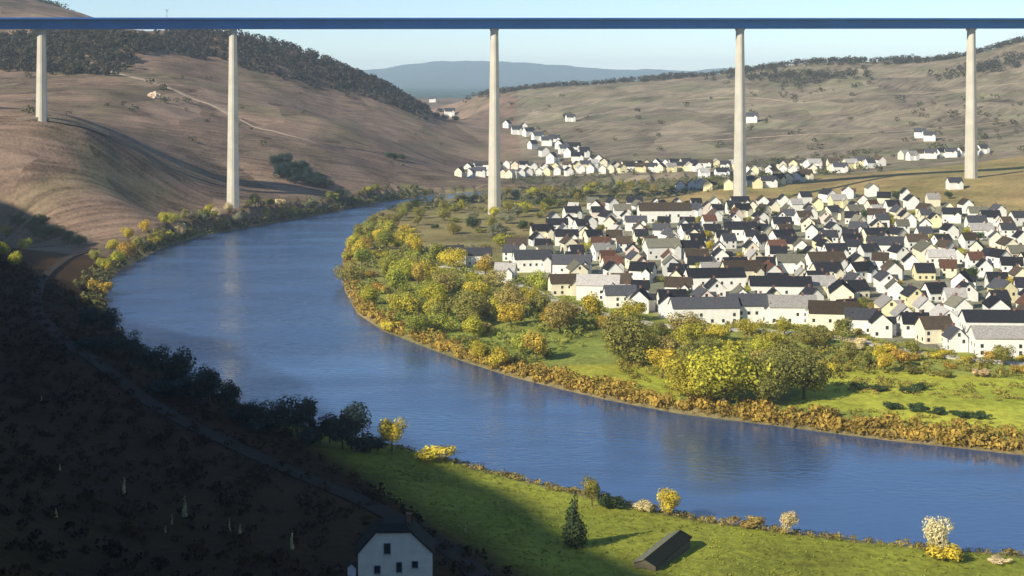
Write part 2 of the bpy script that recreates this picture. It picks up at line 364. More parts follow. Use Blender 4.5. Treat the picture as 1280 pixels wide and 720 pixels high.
t.links.new(w2.outputs['Fac'], sw.inputs[0])
spx = N(t, 'ShaderNodeSeparateXYZ'); t.links.new(geo.outputs['Position'], spx.inputs[0])      # the open upper reach is wind-ruffled, the bend is calm
op = N(t, 'ShaderNodeMapRange'); op.inputs[1].default_value = 470; op.inputs[2].default_value = 640; op.inputs[3].default_value = 0.0; op.inputs[4].default_value = 0.4
t.links.new(spx.outputs['Y'], op.inputs[0]); ad = N(t, 'ShaderNodeMath', operation='ADD'); t.links.new(op.outputs[0], ad.inputs[0]); t.links.new(sw.outputs[0], ad.inputs[1])
t.links.new(ad.outputs[0], bp.inputs['Strength'])
wr = N(t, 'ShaderNodeMapRange'); wr.inputs[1].default_value = 0.42; wr.inputs[2].default_value = 0.6; wr.inputs[3].default_value = 0.02; wr.inputs[4].default_value = 0.25
w3 = N(t, 'ShaderNodeTexNoise'); w3.inputs['Scale'].default_value = 0.03; w3.inputs['Detail'].default_value = 5; mp3 = N(t, 'ShaderNodeMapping'); mp3.inputs['Scale'].default_value = (0.5, 1.4, 1)
t.links.new(geo.outputs['Position'], mp3.inputs[0]); t.links.new(mp3.outputs[0], w3.inputs['Vector']); t.links.new(w3.outputs['Fac'], wr.inputs[0]); t.links.new(wr.outputs[0], b.inputs['Roughness'])
t.links.new(w1.outputs['Fac'], bp.inputs['Height']); t.links.new(bp.outputs[0], b.inputs['Normal'])
wm = mesh('river', [(-420,150,0),(900,100,0),(900,600,0),(420,1650,0),(-420,1650,0)], [(0,1,2,3,4)], m)
tag(link('river', wm), 'wide blue river bending round the wooded point', kind='structure')

# ------------------------------------------------------------------ bridge
a0, b0, c0, e0 = -14.4, 206.6, 1150.0, 35.7
def bpos(t): return (a0+b0*t, c0+e0*t)
def deckz(t): return CAMZ+46.0+1.45*t            # middle of the girder
bdir = math.atan2(e0, b0)
br = link('viaduct', None); br.location = (a0, c0, 0); br.rotation_euler = (0, 0, bdir)
tag(br, 'high road bridge with a long blue steel girder on slender pale piers', 'bridge')
BL = math.hypot(b0, e0); slope = 1.45/BL
def along(t): return t*BL
T0, T1 = -7.0, 6.6
def bridge_strip(poly, name, mat, kindname=None):
    mb = MB(); x0, x1 = along(T0), along(T1); z0, z1 = deckz(T0), deckz(T1); n = len(poly)
    mb.add([(x0, p[0], z0+p[1]) for p in poly]+[(x1, p[0], z1+p[1]) for p in poly],
           [tuple(range(n))[::-1], tuple(range(n, 2*n))]+[(i, (i+1) % n, n+(i+1) % n, n+i) for i in range(n)])
    return link(name, mb.build(name, mat), br)
bridge_strip([(-5.5,-4.2),(5.5,-4.2),(7.5,2.4),(-7.5,2.4)], 'box_girder', M['steel'])
dk = bridge_strip([(-14,3.1),(-7.6,2.41),(7.6,2.41),(14,3.1),(14,3.6),(-14,3.6)], 'road_deck', M['deck'])
bridge_strip([(-14.15,3.0),(-13.7,3.0),(-13.7,4.3),(-14.15,4.3)], 'parapet', M['deck'])
bridge_strip([(13.7,3.0),(14.15,3.0),(14.15,4.3),(13.7,4.3)], 'parapet', M['deck'])
def pier(t, zb, parent):
    zt = deckz(t)-4.22; x = along(t); mb = MB(); H = zt-zb; rings = []
    for k in range(13):
        u = k/12; hw = 2.95+2.1*u*min(1, H/150); hd = 3.2+1.6*u; ch = hw*0.8
        z = zt-H*u
        rings.append([(x+a, c, z) for a, c in ((-hw+ch,-hd),(hw-ch,-hd),(hw,-hd+ch*0.5),(hw,hd-ch*0.5),(hw-ch,hd),(-hw+ch,hd),(-hw,hd-ch*0.5),(-hw,-hd+ch*0.5))])
    V = [v for r in rings for v in r]; Fc = [tuple(range(8)), tuple(range(8*12, 8*13))[::-1]]
    for k in range(12): Fc += [(8*k+i, 8*k+8+i, 8*k+8+(i+1) % 8, 8*k+(i+1) % 8) for i in range(8)]
    mb.add(V, Fc); p = link('pier', mb.build('pier', M['concrete']), parent)
    mc = MB(); mc.box(x-3.1, x+3.1, -3.6, 3.6, zt-1.6, zt+0.015); link('pier_head', mc.build('pier_head', M['concrete']), p)
    return p
for tt, zb in ((-1.694, 84), (-1, 14), (0, 5), (1, 10), (2, 30), (3, 40), (4, 60), (-2.4, 130)):
    X, Y = bpos(tt); g = zat(X, Y); pier(tt, g-4, br)
# small mast on the deck
t_m = -1.24; X, Y = bpos(t_m); ms = link('lamp_mast', None); ms.location = (X+2.4, Y-13.0, deckz(t_m)+3.9)
tag(ms, 'small lone mast standing on the bridge deck between the first two piers', 'mast')
mb = MB(); mb.tube((0,0,0), (0,0,6.5), 0.22, 0.14, 8); link('pole', mb.build('pole', M['rail']), ms)
mb = MB(); mb.box(-1.2, 1.2, -0.25, 0.25, 6.1, 6.7); mb.box(-0.5, 0.5, -0.2, 0.2, 4.6, 5.6); link('sign_panel', mb.build('sign_panel', M['rail']), ms)

# ------------------------------------------------------------------ road through the shade
def road(name, pix, width, label, mat):
    cl = [hit(*p) for p in pix]; V = []; Fc = []
    pts_ = []
    for i in range(len(cl)-1):
        p0 = cl[max(i-1, 0)]; p1 = cl[i]; p2 = cl[i+1]; p3 = cl[min(i+2, len(cl)-1)]
        for k in range(12):
            u = k/12; pts_.append([0.5*((2*p1[j])+(-p0[j]+p2[j])*u+(2*p0[j]-5*p1[j]+4*p2[j]-p3[j])*u*u+(-p0[j]+3*p1[j]-3*p2[j]+p3[j])*u**3) for j in (0, 1)])
    for i, p in enumerate(pts_):
        q_ = pts_[min(i+1, len(pts_)-1)]; r_ = pts_[max(i-1, 0)]; d = Vector((q_[0]-r_[0], q_[1]-r_[1])).normalized(); nx, ny = -d.y, d.x
        xs = [p[0]+nx*width*s for s in (-0.5, -0.25, 0, 0.25, 0.5)]; ys = [p[1]+ny*width*s for s in (-0.5, -0.25, 0, 0.25, 0.5)]
        z = float(land(xs, ys).max())+0.35
        V += [(x, y, z) for x, y in zip(xs, ys)] + [(xs[0], ys[0], z-2), (xs[-1], ys[-1], z-2)]
        if i:
            a = 7*(i-1); b_ = 7*i
            Fc += [(a+k, a+k+1, b_+k+1, b_+k) for k in range(4)]+[(a+5, a, b_, b_+5), (a+4, a+6, b_+6, b_+4)]
    o = link(name, mesh(name, V, Fc, mat)); tag(o, label, kind='structure'); return o
road('riverside_road', [(118,312),(88,322),(60,342),(46,370),(52,400),(85,432),(140,470),(210,520),(290,560),(380,600),(470,640),(560,690),(610,735)], 5, 'grey road following the shaded bank of the river', M['asphalt'])
M['gravel'] = noisy('gravel_track', (0.33, 0.26, 0.19), 0.3, 0.15)
road('vineyard_track', [(112,88),(150,93),(190,103),(235,122),(270,135),(300,150)], 6, 'pale track crossing the vineyards below the wood', M['gravel'])
for pts_px, lb in (([(760,186),(850,178),(960,172),(1080,166),(1200,158),(1280,150)], 'pale track along the foot of the right vineyard hill'), ([(830,127),(920,122),(1010,128),(1110,118),(1280,104)], 'pale track high across the right vineyard hill'), ([(300,150),(370,172),(450,188),(540,206)], 'pale track crossing the left slope above the river bend')): road('vineyard_track', pts_px, 2.6, lb, M['gravel'])
road('vineyard_track', [(20,151),(60,152),(100,160),(135,172)], 6, 'pale track over the spur at the foot of the first pier', M['gravel'])
road('vineyard_track', [(712,152),(760,141),(800,133),(830,127)], 6, 'pale track climbing from the white chapel on the right hill', M['gravel'])

M['paving'] = noisy('pale_paving', (0.50, 0.47, 0.38), 0.3, 0.12)
road('village_street', [(552,334),(600,341),(660,362),(730,388),(800,403),(860,411),(960,415),(1060,425),(1120,438),(1200,449),(1300,459)], 6, 'pale street along the river side of the village', M['paving'])
road('village_street', [(1185,440),(1165,410),(1130,380),(1110,340),(1100,300),(1095,268)], 5, 'pale street running back through the village', M['paving'])

# ------------------------------------------------------------------ trees
def rand_unit(n):
    v = rng.normal(size=(n, 3)); return v/np.linalg.norm(v, axis=1)[:, None]
def leaf_quads(c, nrm, size):
    n = len(c); t_ = rand_unit(n); a = np.cross(nrm, t_); a /= np.linalg.norm(a, axis=1)[:, None]+1e-9; b_ = np.cross(nrm, a)
    s = (size*rng.uniform(0.6, 1.3, n))[:, None]; asp = rng.uniform(0.6, 1.0, n)[:, None]
    return np.stack([c-a*s-b_*s*asp, c+a*s-b_*s*asp*0.7, c+a*s*0.8+b_*s*asp, c-a*s*0.9+b_*s*asp*0.8], 1)
def crown(kind, n):
    """unit crown: height 1, radius about 0.45; trunk foot at the origin"""
    if kind == 'round': lobes = [((rng.uniform(-.22, .22), rng.uniform(-.22, .22), rng.uniform(.34, .76)), rng.uniform(.15, .25)) for _ in range(11)]+[((0, 0, .58), .30)]
    elif kind == 'wide': lobes = [((rng.uniform(-.42, .42), rng.uniform(-.34, .34), rng.uniform(.26, .62)), rng.uniform(.15, .24)) for _ in range(14)]+[((0, 0, .5), .36)]
    elif kind == 'tall': lobes = [((rng.uniform(-.09, .09), rng.uniform(-.09, .09), z), rng.uniform(.10, .15)) for z in np.linspace(.18, .88, 9)]
    elif kind == 'cone': lobes = [((rng.uniform(-.03, .03), rng.uniform(-.03, .03), z), .27*(1.03-z)) for z in np.linspace(.14, .95, 10)]
    elif kind == 'sapling': lobes = [((rng.uniform(-.02, .02), rng.uniform(-.02, .02), z), .10*(1.1-z)) for z in np.linspace(.2, .93, 9)]
    else: lobes = [((rng.uniform(-.40, .40), rng.uniform(-.36, .36), rng.uniform(.16, .5)), rng.uniform(.14, .26)) for _ in range(11)]
    w_ = np.array([l[1]**2 for l in lobes]); pick = rng.choice(len(lobes), n, p=w_/w_.sum())
    cc = np.array([l[0] for l in lobes])[pick]; rr = np.array([l[1] for l in lobes])[pick]
    u = rand_unit(n); r = rr*rng.uniform(0.62, 1.06, n)
    pos = cc+u*r[:, None]; nrm = u+0.55*rand_unit(n); nrm /= np.linalg.norm(nrm, axis=1)[:, None]
    pos[:, 2] = np.maximum(pos[:, 2], 0.03)
    return pos, nrm
CR = {}
for kind, n, sz in (('round', 2400, .021), ('wide', 3200, .020), ('tall', 1200, .020), ('cone', 1300, .022), ('bush', 1300, .032), ('giant', 5200, .015), ('sapling', 500, .022)):
    CR[kind] = [quads_mesh('crown', leaf_quads(*crown('wide' if kind == 'giant' else kind, n), sz), M['leaf']) for _ in range(2 if kind == 'giant' else 4)]
def trunk_mesh(kind):
    mb = MB(); h = {'round': .5, 'wide': .4, 'giant': .4, 'tall': .8, 'sapling': .8, 'cone': .85, 'bush': .2}[kind]
    mb.tube((0, 0, -.06), (0, 0, h*.5), .030, .022, 7); mb.tube((0, 0, h*.5), (0.01, 0, h), .022, .010, 6)
    for k in range(5):
        a = k*1.3+random.random(); r = .2 if kind in ('round', 'wide', 'bush', 'giant') else .07
        z = h*random.uniform(.4, .85); mb.tube((0, 0, z), (r*math.cos(a), r*math.sin(a), z+.16), .012, .004, 5)
    return mb.build('trunk', M['bark'])
TR = {k: trunk_mesh(k) for k in CR}
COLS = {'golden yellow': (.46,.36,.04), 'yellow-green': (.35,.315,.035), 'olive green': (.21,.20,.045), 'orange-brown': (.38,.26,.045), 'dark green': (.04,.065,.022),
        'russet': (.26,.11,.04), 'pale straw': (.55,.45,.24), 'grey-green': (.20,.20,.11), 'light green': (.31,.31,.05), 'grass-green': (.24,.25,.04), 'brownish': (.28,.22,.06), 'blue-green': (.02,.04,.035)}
trees = []
def tree(x, y, kind, h, col, zone, wfac=1.0, label=None, cat=None):
    z = zat(x, y); nm = {'bush': 'bush', 'cone': 'conifer', 'tall': 'slender_tree', 'sapling': 'sapling'}.get(kind, 'broadleaf_tree')
    r = link(nm, None); r.location = (x, y, z); r.rotation_euler = (0, 0, random.uniform(0, 6.28))
    kk = random.uniform(1.05, 1.45); c = tuple(v*kk*random.uniform(.94, 1.06) for v in COLS[col])
    s = (h*wfac, h*wfac*random.uniform(.9, 1.1), h)
    r.scale = s
    link('crown', random.choice(CR[kind]), r, color=c); link('trunk', TR[kind], r)
    r['category'] = cat or ('bush' if kind == 'bush' else 'tree')
    trees.append(dict(o=r, x=x, y=y, zone=zone, col=col, kind=kind, h=h, label=label, px=project(x, y, z)[0]))
    return r
placed = []
def scatter(poly, n, mind, kinds, hs, cols, zone, z=5, wf=(1., 1.3), tries=4000, avoid=None):
    wp = W(poly, z); xs = [p[0] for p in wp]; ys = [p[1] for p in wp]; k = 0; loc = []
    for _ in range(tries):
        if k >= n: break
        x = random.uniform(min(xs), max(xs)); y = random.uniform(min(ys), max(ys))
        if not inpoly(np.array(x), np.array(y), wp): continue
        if any((x-a)**2+(y-b_)**2 < (mind*.5*(c_+1))**2 for a, b_, c_ in placed+loc): continue
        if river_sd(x, y) < 1.5: continue
        if avoid and avoid(x, y): continue
        loc.append((x, y, 1)); k += 1
        kd = random.choice(kinds); h = random.uniform(*hs); 
        if kd == 'bush': h *= .55
        tree(x, y, kd, h, random.choice(cols), zone, random.uniform(*wf)*(1.0 if kd != 'bush' else 1.35))
    placed.extend(loc)
def tpx(px, py, kind, h, col, label=None, wf=1.0, zone='x'):
    x, y, z = hit(px, py); placed.append((x, y, 1)); return tree(x, y, kind, h, col, zone, wf, label)

# big individual trees of the wooded point
tpx(905,511,'giant',27,'yellow-green','large yellow-green broad tree at the water edge below the village',1.25)
tpx(862,503,'giant',19,'yellow-green','rounded yellow-green tree just left of the largest waterside tree',1.1)
tpx(1005,500,'giant',22,'olive green','big olive tree with a dark right side beside the meadow',1.1)
tpx(962,506,'giant',22,'olive green','dark olive tree wedged between the two biggest waterside trees',1.0)
tpx(790,456,'giant',23,'olive green','broad olive tree left of the waterside giants, backed by the village',1.0)
tpx(585,410,'giant',20,'olive green','broad olive-brown tree left of centre on the wooded point',1.0)
tpx(640,400,'giant',18,'brownish','brownish tree in the middle of the wooded point',1.0)
tpx(700,418,'giant',18,'brownish','wide brown-gold tree below the left end of the village',1.0)
tpx(740,405,'round',15,'golden yellow','golden tree between brown tree and village front',1.1)
tpx(625,465,'round',11,'golden yellow','golden tree overhanging the bank at the bend',1.2)
tpx(600,455,'round',9,'golden yellow','small golden tree on the bank beside the overhanging one',1.2)
tpx(495,372,'round',17,'light green','bright green tree near the tip of the wooded point',1.0)
tpx(523,360,'round',14,'orange-brown','single orange tree behind the bright green one at the point',.9)
tpx(505,395,'wide',14,'yellow-green','yellow-green tree near the water at the tip of the point',1.1)
tpx(485,300,'round',15,'light green','light green tree at the back of the point by the far bend',1.0)
# near bank trees and bushes
tpx(490,564,'round',10,'golden yellow','bright yellow tree at the edge of the hill shadow on the near bank',1.05)
tpx(540,576,'bush',6,'golden yellow','yellowish bush right of the bright yellow bank tree',1.7)
tpx(718,684,'cone',13.5,'dark green','solitary dark conifer standing in the near meadow',.95)
tpx(740,633,'round',8,'olive green','green rounded tree on the near bank above the conifer',.9)
tpx(766,636,'bush',5,'dark green','small dark bush on the near bank right of the green tree',1.6)
tpx(836,644,'round',8,'golden yellow','yellow tree on the near bank left of the brownish bush',1.1)
tpx(806,640,'bush',4,'pale straw','pale low bush just left of the yellow bank tree',1.6)
tpx(932,660,'bush',4.2,'brownish','brownish low bush on the near bank',2.1)
tpx(985,668,'round',6.5,'pale straw','pale bare-looking shrub right of the brownish bush',.9)
tpx(1172,697,'round',11,'pale straw','tall pale straw-coloured shrub on the near bank at right',.75)
tpx(1180,699,'bush',6,'golden yellow','golden bush at the foot of the tall pale shrub',1.6)
tpx(1250,704,'bush',2.2,'pale straw','low straw clump at the right end of the near bank',2.6)
# shaded bank trees (dark blue-green)
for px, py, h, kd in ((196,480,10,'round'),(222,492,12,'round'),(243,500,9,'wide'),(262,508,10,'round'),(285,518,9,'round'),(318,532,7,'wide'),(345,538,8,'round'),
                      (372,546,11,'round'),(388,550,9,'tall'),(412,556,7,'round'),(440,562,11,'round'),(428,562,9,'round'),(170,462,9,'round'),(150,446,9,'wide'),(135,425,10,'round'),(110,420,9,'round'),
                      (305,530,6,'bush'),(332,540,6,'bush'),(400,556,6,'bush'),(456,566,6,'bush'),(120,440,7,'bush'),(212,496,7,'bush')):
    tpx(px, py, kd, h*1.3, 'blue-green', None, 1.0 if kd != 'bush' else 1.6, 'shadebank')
# lit autumn trees along the left bank
xs_ = np.linspace(128, 470, 40)
for i, px in enumerate(xs_):
    yb_ = np.interp(px, [128,133,150,200,250,300,350,400,440,480], [372,350,331,306,291,283,274,265,257,250])-random.uniform(1, 4)
    tpx(px+random.uniform(-3, 3), yb_, random.choice(['round','round','bush','wide']), random.uniform(8, 13), random.choice(['golden yellow','olive green','grey-green','yellow-green','orange-brown'] if px < 180 else ['olive green','grey-green','yellow-green','olive green','pale straw']), None, random.uniform(.9, 1.2), 'leftbank')
for px, py in ((118,330),(128,342),(140,318),(160,305),(180,292),(205,285),(232,276),(262,272)):
    tpx(px, py, 'round', random.uniform(9, 12), random.choice(['golden yellow','yellow-green','olive green']), None, 1.1, 'leftbankback')
for px, py in ((5,322),(18,335),(30,318),(8,300)): tpx(px, py, 'round', 10, 'yellow-green', None, 1.1, 'sidevalley')
for px, py in ((22,288),(40,292),(55,300),(70,298),(85,305),(98,308),(48,285)): tpx(px, py, 'wide', 10, 'dark green', None, 1.1, 'sidevalleyshade')  # dark trees added to carry the hill shadow farther left
# dark grove on the vineyard slope
for px, py in ((345,210),(352,217),(362,222),(371,224),(381,229),(392,233),(401,234),(358,208),(378,216),(350,222),(368,232),(384,222),(396,228),(408,238),(366,216)): tpx(px, py, 'wide', random.uniform(11, 14), 'blue-green', None, 1.1, 'grove')
for px, py in ((487,199),(495,201),(503,201)): tpx(px, py, 'wide', 9, 'dark green', None, 1.1, 'grove2')

# wooded point, by zones
A = [(437,300),(432,360),(450,392),(520,424),(600,448),(650,448),(720,435),(800,405),(700,372),(640,345),(560,330),(500,290),(470,275)]
gold = ['golden yellow','yellow-green','olive green','brownish','olive green','light green','yellow-green','golden yellow','grass-green','orange-brown']
scatter(A, 72, 12, ['round','wide','round','bush'], (10,14.5), gold, 'point')
scatter([(470,268),(520,256),(620,250),(700,256),(690,270),(650,300),(620,318),(560,318),(500,292)], 48, 13, ['round','wide','bush'], (8,12), ['olive green','grey-green','olive green','yellow-green','dark green'], 'pointback')
scatter([(830,415),(1050,418),(1060,440),(1070,462),(1010,480),(860,480),(760,455)], 36, 11, ['round','wide','bush'], (8,13), ['golden yellow','olive green','brownish','olive green','yellow-green'], 'belowvillage')
scatter([(1060,430),(1120,438),(1300,452),(1300,475),(1080,466)], 22, 9, ['bush','round','bush'], (6,9), ['orange-brown','golden yellow','olive green','golden yellow','pale straw'], 'hedge')
scatter([(500,242),(640,240),(900,234),(900,243),(760,252),(600,252)], 34, 14, ['round','wide'], (7,10), ['olive green','grey-green','yellow-green','brownish'], 'backbank')
for px, py in ((1075,487),(1098,490),(1136,492),(1152,489),(1118,512),(1146,515),(1168,518),(1200,523),(1226,524)):
    tpx(px, py, 'bush', 3.6, 'dark green', None, 1.9, 'meadow')

# ------------------------------------------------------------------ houses
WALLC = {'white': (.80,.78,.70), 'cream': (.78,.71,.52), 'pale yellow': (.78,.70,.42), 'pinkish': (.74,.62,.52), 'light grey': (.58,.58,.55)}
ROOFC = {'black slate': (.022,.023,.028), 'slate-grey': (.06,.062,.07), 'brown': (.07,.052,.036), 'red-brown': (.11,.055,.035), 'pale grey': (.36,.34,.31), 'olive-grey': (.15,.145,.105)}  # pale grey: sun glare on roofs put into their colour
DIMS = [(9.5,8,6,3.8),(11,8.5,6.2,3.8),(13,9,6.4,4.0),(8.5,7.5,5.6,3.8),(10,9,4.4,4.2),(15,9,6.4,3.8),(21,11,7.6,4.4),(30,12,7.4,3.8)]
def house_meshes(L, Wd, H, RH, hip=0):
    h = L/2; w_ = Wd/2
    mb = MB(); mb.prism([(-w_, -3), (w_, -3), (w_, H), (0, H+RH), (-w_, H)], 'x', -h, h); wall = mb.build('wall', M['wall'])
    wing = L in (11, 13, 15, 21)
    if wing:                                      # a gabled wing towards the street
        mb = MB(); mb.V = []; mb.prism([(-w_,-3),(w_,-3),(w_,H),(0,H+RH),(-w_,H)], 'x', -h, h); mb.prism([(h-5.2,-3),(h-.8,-3),(h-.8,H-.9),(h-3,H+1.3),(h-5.2,H-.9)], 'y', -w_-2.6, -w_+1.5); wall = mb.build('wall', M['wall'])
    ov = .45; th = .28; k = RH/w_; mb = MB()
    for s in (-1, 1):
        e = w_+ov
        a = [(0, H+RH+.04), (s*e, H-ov*k+.04), (s*e, H-ov*k+.04+th), (0, H+RH+.04+th)]
        mb.prism([(p[0] + (s*0.004 if p[0] == 0 else 0), p[1]) for p in a], 'x', -h-ov, h+ov)
    if wing:
        for s in (-1, 1): mb.prism([(h-3+s*.004, H+1.34), (h-3+s*2.6, H-1.26), (h-3+s*2.6, H-1.0), (h-3+s*.004, H+1.6)], 'y', -w_-2.9, -w_+1.2)
    roof = mb.build('roof', M['roof'])
    mb = MB(); mb.box(L*.22-.45, L*.22+.45, -.45, .45, H+RH*.6, H+RH+1.1); mb.box(L*.22-.55, L*.22+.55, -.55, .55, H+RH+1.1, H+RH+1.3)
    return wall, roof, mb.build('chimney', M['chimney'])
HM = [house_meshes(*d) for d in DIMS]
mb = MB(); mb.box(-.6, .6, -.06, .25, -.75, .75); WIN = mb.build('window', M['glass'])
mb = MB(); mb.box(-.85, .85, -.07, .25, -.95, 1.3); DORM = mb.build('dormer_front', M['wall'])
mb = MB(); mb.box(-.55, .55, -.08, .25, 0, 2.1); DOOR = mb.build('door', M['door'])
houses = []
def house(x, y, rz, v, wc, rc, nwin=4, zone='v', row=0, label=None, chim=True, name='house', sc_=1.0):
    L, Wd, H, RH = DIMS[v]; c_, s_ = math.cos(rz), math.sin(rz)
    cs = [(x+c_*a-s_*b_, y+s_*a+c_*b_) for a in (-L/2, 0, L/2) for b_ in (-Wd/2, Wd/2)]
    z = float(np.mean(land([p[0] for p in cs], [p[1] for p in cs])))
    r = link(name, None); r.location = (x, y, z); r.rotation_euler = (0, 0, rz); r.scale = (sc_,)*3; r['category'] = 'house'
    k1, k2 = random.uniform(.9, 1.03), random.uniform(.7, 1.35); cw = tuple(a*k1 for a in WALLC[wc]); cr = tuple(a*k2 for a in ROOFC[rc])
    wl, rf_, ch = HM[v]; link('wall', wl, r, color=cw); ro = link('roof', rf_, r, color=cr)
    if chim: link('chimney', ch, ro)
    if nwin:
        view = Vector((-x, -y)).normalized(); faces = []
        for nx, ny, ext, half, a in ((0,-1,L,Wd/2,0),(0,1,L,Wd/2,math.pi),(-1,0,Wd,L/2,-math.pi/2),(1,0,Wd,L/2,math.pi/2)):
            d = (nx*c_-ny*s_)*view.x+(nx*s_+ny*c_)*view.y
            faces.append((d, nx, ny, ext, half, a))
        faces.sort(reverse=True); done = 0
        for d, nx, ny, ext, half, a in faces[:2]:
            if d < .25: continue
            k = max(2, min(6, int(ext/3.2))); gab = nx != 0
            spots = [((i+.5)/k*ext-ext/2, zz) for zz in ((1.6, 4.3) if H > 4.5 else (1.6,)) for i in range(k)]
            if gab: spots.append((0, H+1.4))
            random.shuffle(spots)
            for u, zz in spots[:nwin-done if not gab else max(1, nwin//2)]:
                px_, py_ = nx*half-ny*u, ny*half+nx*u
                link('window', WIN, r, loc=(px_, py_, zz), rz=a); done += 1
    houses.append(dict(o=r, x=x, y=y, wc=wc, rc=rc, zone=zone, row=row, label=label, v=v, px=project(x, y, z)[0])); hp.append((x, y, max(L, Wd)/2*sc_))
    return r
hp = []
def free(x, y, rad_): return all((x-a)**2+(y-b_)**2 > (r_+rad_)**2*.72 for a, b_, r_ in hp)
wch = ['white']*12+['cream']*4+['pale yellow','pinkish','light grey']; rch = ['black slate']*9+['slate-grey']*3+['olive-grey']*2+['brown']*2+['red-brown','pale grey']
# landmarks of the village
def hpx(px, py, rz, v, wc, rc, label, nw=6, z=6, name='house', sc_=1.0):
    x, y = G(px, py, z); return house(x, y, rz, v, wc, rc, nw, 'l', 0, label, True, name, sc_)
hpx(880,402,R(4),7,'white','slate-grey','long white building, left end of the bright row facing the river',8,name='long_building')
hpx(938,400,R(2),6,'white','slate-grey','white building second from left in the bright row facing the river',7,name='long_building')
hpx(990,402,R(-3),6,'white','pale grey','white pale-roofed building in the middle of the bright river row',7,name='long_building')
hpx(1042,410,R(-10),6,'cream','brown','cream building at the right end of the bright river row',7,name='long_building')
hpx(975,374,R(-4),7,'white','black slate','big dark-roofed building behind the bright river row',5,name='long_building')
hpx(893,362,R(6),7,'white','black slate','long black-roofed building above the left end of the river row',5,name='long_building')
hpx(1248,420,R(-3),7,'white','black slate','large white building with a dark roof at the right end of the village',8,name='long_building')
hpx(1262,440,R(-3),7,'white','pale grey','long low white annex in front of the large right-hand building',8,name='long_building')
hpx(1130,412,R(86),0,'white','pale grey','steep white gabled house standing alone near the river front',3,sc_=1.15)
hpx(1100,418,R(84),1,'white','black slate','white gabled house left of the steep pale-roofed one',4)
hpx(1168,425,R(10),2,'cream','brown','cream house between the steep white gable and the large building',4)
hpx(830,276,R(3),7,'white','brown','long white hall at the back of the village near the piers',4,8,'long_building',1.3)
hpx(665,338,R(8),6,'white','slate-grey','white terrace at the left tip of the village',6,name='long_building')
hpx(715,345,R(-6),6,'white','slate-grey','white terrace right of the village tip',6,name='long_building')
hpx(705,366,R(10),5,'cream','brown','cream house on the river side of the village tip',5)
hpx(748,372,R(-8),6,'white','pale grey','white pale-roofed building below the village tip',6,name='long_building')
hpx(800,388,R(80),2,'white','black slate','white gabled house left of the bright river row',5)
hpx(598,330,R(8),5,'white','slate-grey','white house furthest left outside the village tip',3)
hpx(568,326,R(20),1,'light grey','slate-grey','small grey house alone among the trees left of the village',2)
hpx(632,350,R(-10),1,'white','pale grey','white house at the street left of the cream village-tip house',3)
hpx(775,382,R(5),5,'white','slate-grey','white house in the gap left of the bright river row',4)
hpx(835,394,R(84),1,'white','black slate','white gabled house touching the left end of the bright row',3)
hpx(1078,414,R(-8),5,'white','slate-grey','white house right of the cream end building of the river row',4)
# rows of the village
VP = VILL
row = 0; D = 575.0
while D < 1185:
    row += 1; x = (600-640)*D/F+random.uniform(0, 8); xmax = (1310-640)*D/F
    while x < xmax:
        yy = D+random.uniform(-5, 5)+9*math.sin(x*.025+row)
        if inpoly(np.array(x), np.array(yy), VP):
            v = random.choices(range(7), [4,4,3,4,2,2,.6])[0]; rz = random.choice([0, 0, math.pi/2, math.pi/2])+random.gauss(.05, .22)
            Rr = max(DIMS[v][:2])/2
            if free(x, yy, Rr) and random.random() < .96:
                rc = random.choice(rch); house(x, yy, rz, v, random.choice(wch), rc, 4 if D < 760 else (3 if D < 900 else (2 if D < 1050 else 0)), 'v', row, chim=D < 1100)
        x += random.uniform(14.5, 20.5)
    D += 24.5+D*.010
# the far village strip and the houses climbing the slope
row = 0
for row, (pl, ztop) in enumerate([([(575,220),(640,222),(760,216),(880,214)], 0), ([(585,213),(640,212),(690,214),(760,208)], 0), ([(770,213),(860,209),(950,213),(1050,210),(1110,208)], 0),
                         ([(850,238),(900,236),(960,233),(1010,226)], 0), ([(880,221),(960,217),(1060,216)], 0), ([(1130,200),(1180,196),(1240,192)], 0)], 1):
    seg = pl; L_ = seg[-1][0]-seg[0][0]; px = seg[0][0]
    while px < seg[-1][0]:
        py = np.interp(px, [p[0] for p in seg], [p[1] for p in seg])+random.uniform(-1.5, 1.5)
        x, y, z = hit(px, py, 1250); v = random.choice([0,1,2,1,5])
        if free(x, y, 6) and river_sd(x, y) > 6: house(x, y, random.choice([0, 1.57])+random.gauss(0, .3), v, random.choice(['white','white','cream','white','pale yellow']), random.choice(['slate-grey','black slate','brown','pale grey']), 0, 'z%d' % row, row, chim=False)
        px += random.uniform(9.5, 15)
for i, (px, py) in enumerate([(634,160),(655,163),(661,170),(672,176),(684,182),(700,186),(705,192),(693,180),(712,196),(722,203),(738,208),(680,195),(690,203),(666,186),(748,205),(730,196),(718,190),(646,168)]):
    x, y, z = hit(px, py, 1250); house(x, y, random.choice([.2, 1.4])+random.gauss(0, .2), random.choice([0,1,2]), 'white', random.choice(['slate-grey','black slate']), 0, 'climb', 0, chim=False, sc_=1.2)
for px, py, lb, s_ in ((541,128,'white house at the tip of the left ridge, upper of two',1.5),(562,145,'white house at the tip of the left ridge, lower of two',1.5),(713,152,'lone white chapel-like house high on the right vineyard slope',1.1),
                   (940,153,'single white house in the vineyards right of the fourth pier',1.3),(1150,172,'pale house left of two in the vineyards near the fifth pier',1.1),(1162,176,'pale house right of two in the vineyards near the fifth pier',1.1),
                   (1193,236,'small cream hut in the ochre field left of the fifth pier',.9)):
    x, y, z = hit(px, py, 1000); house(x, y, random.uniform(-.3, .3), 2, 'white', 'slate-grey', 0, 'l', 0, lb, False, sc_=s_)
for px, py in ((535,136),(550,141),(556,150),(570,152),(546,148)): tpx(px, py, 'wide', 11, 'blue-green', None, 1.1, 'ridgetip')
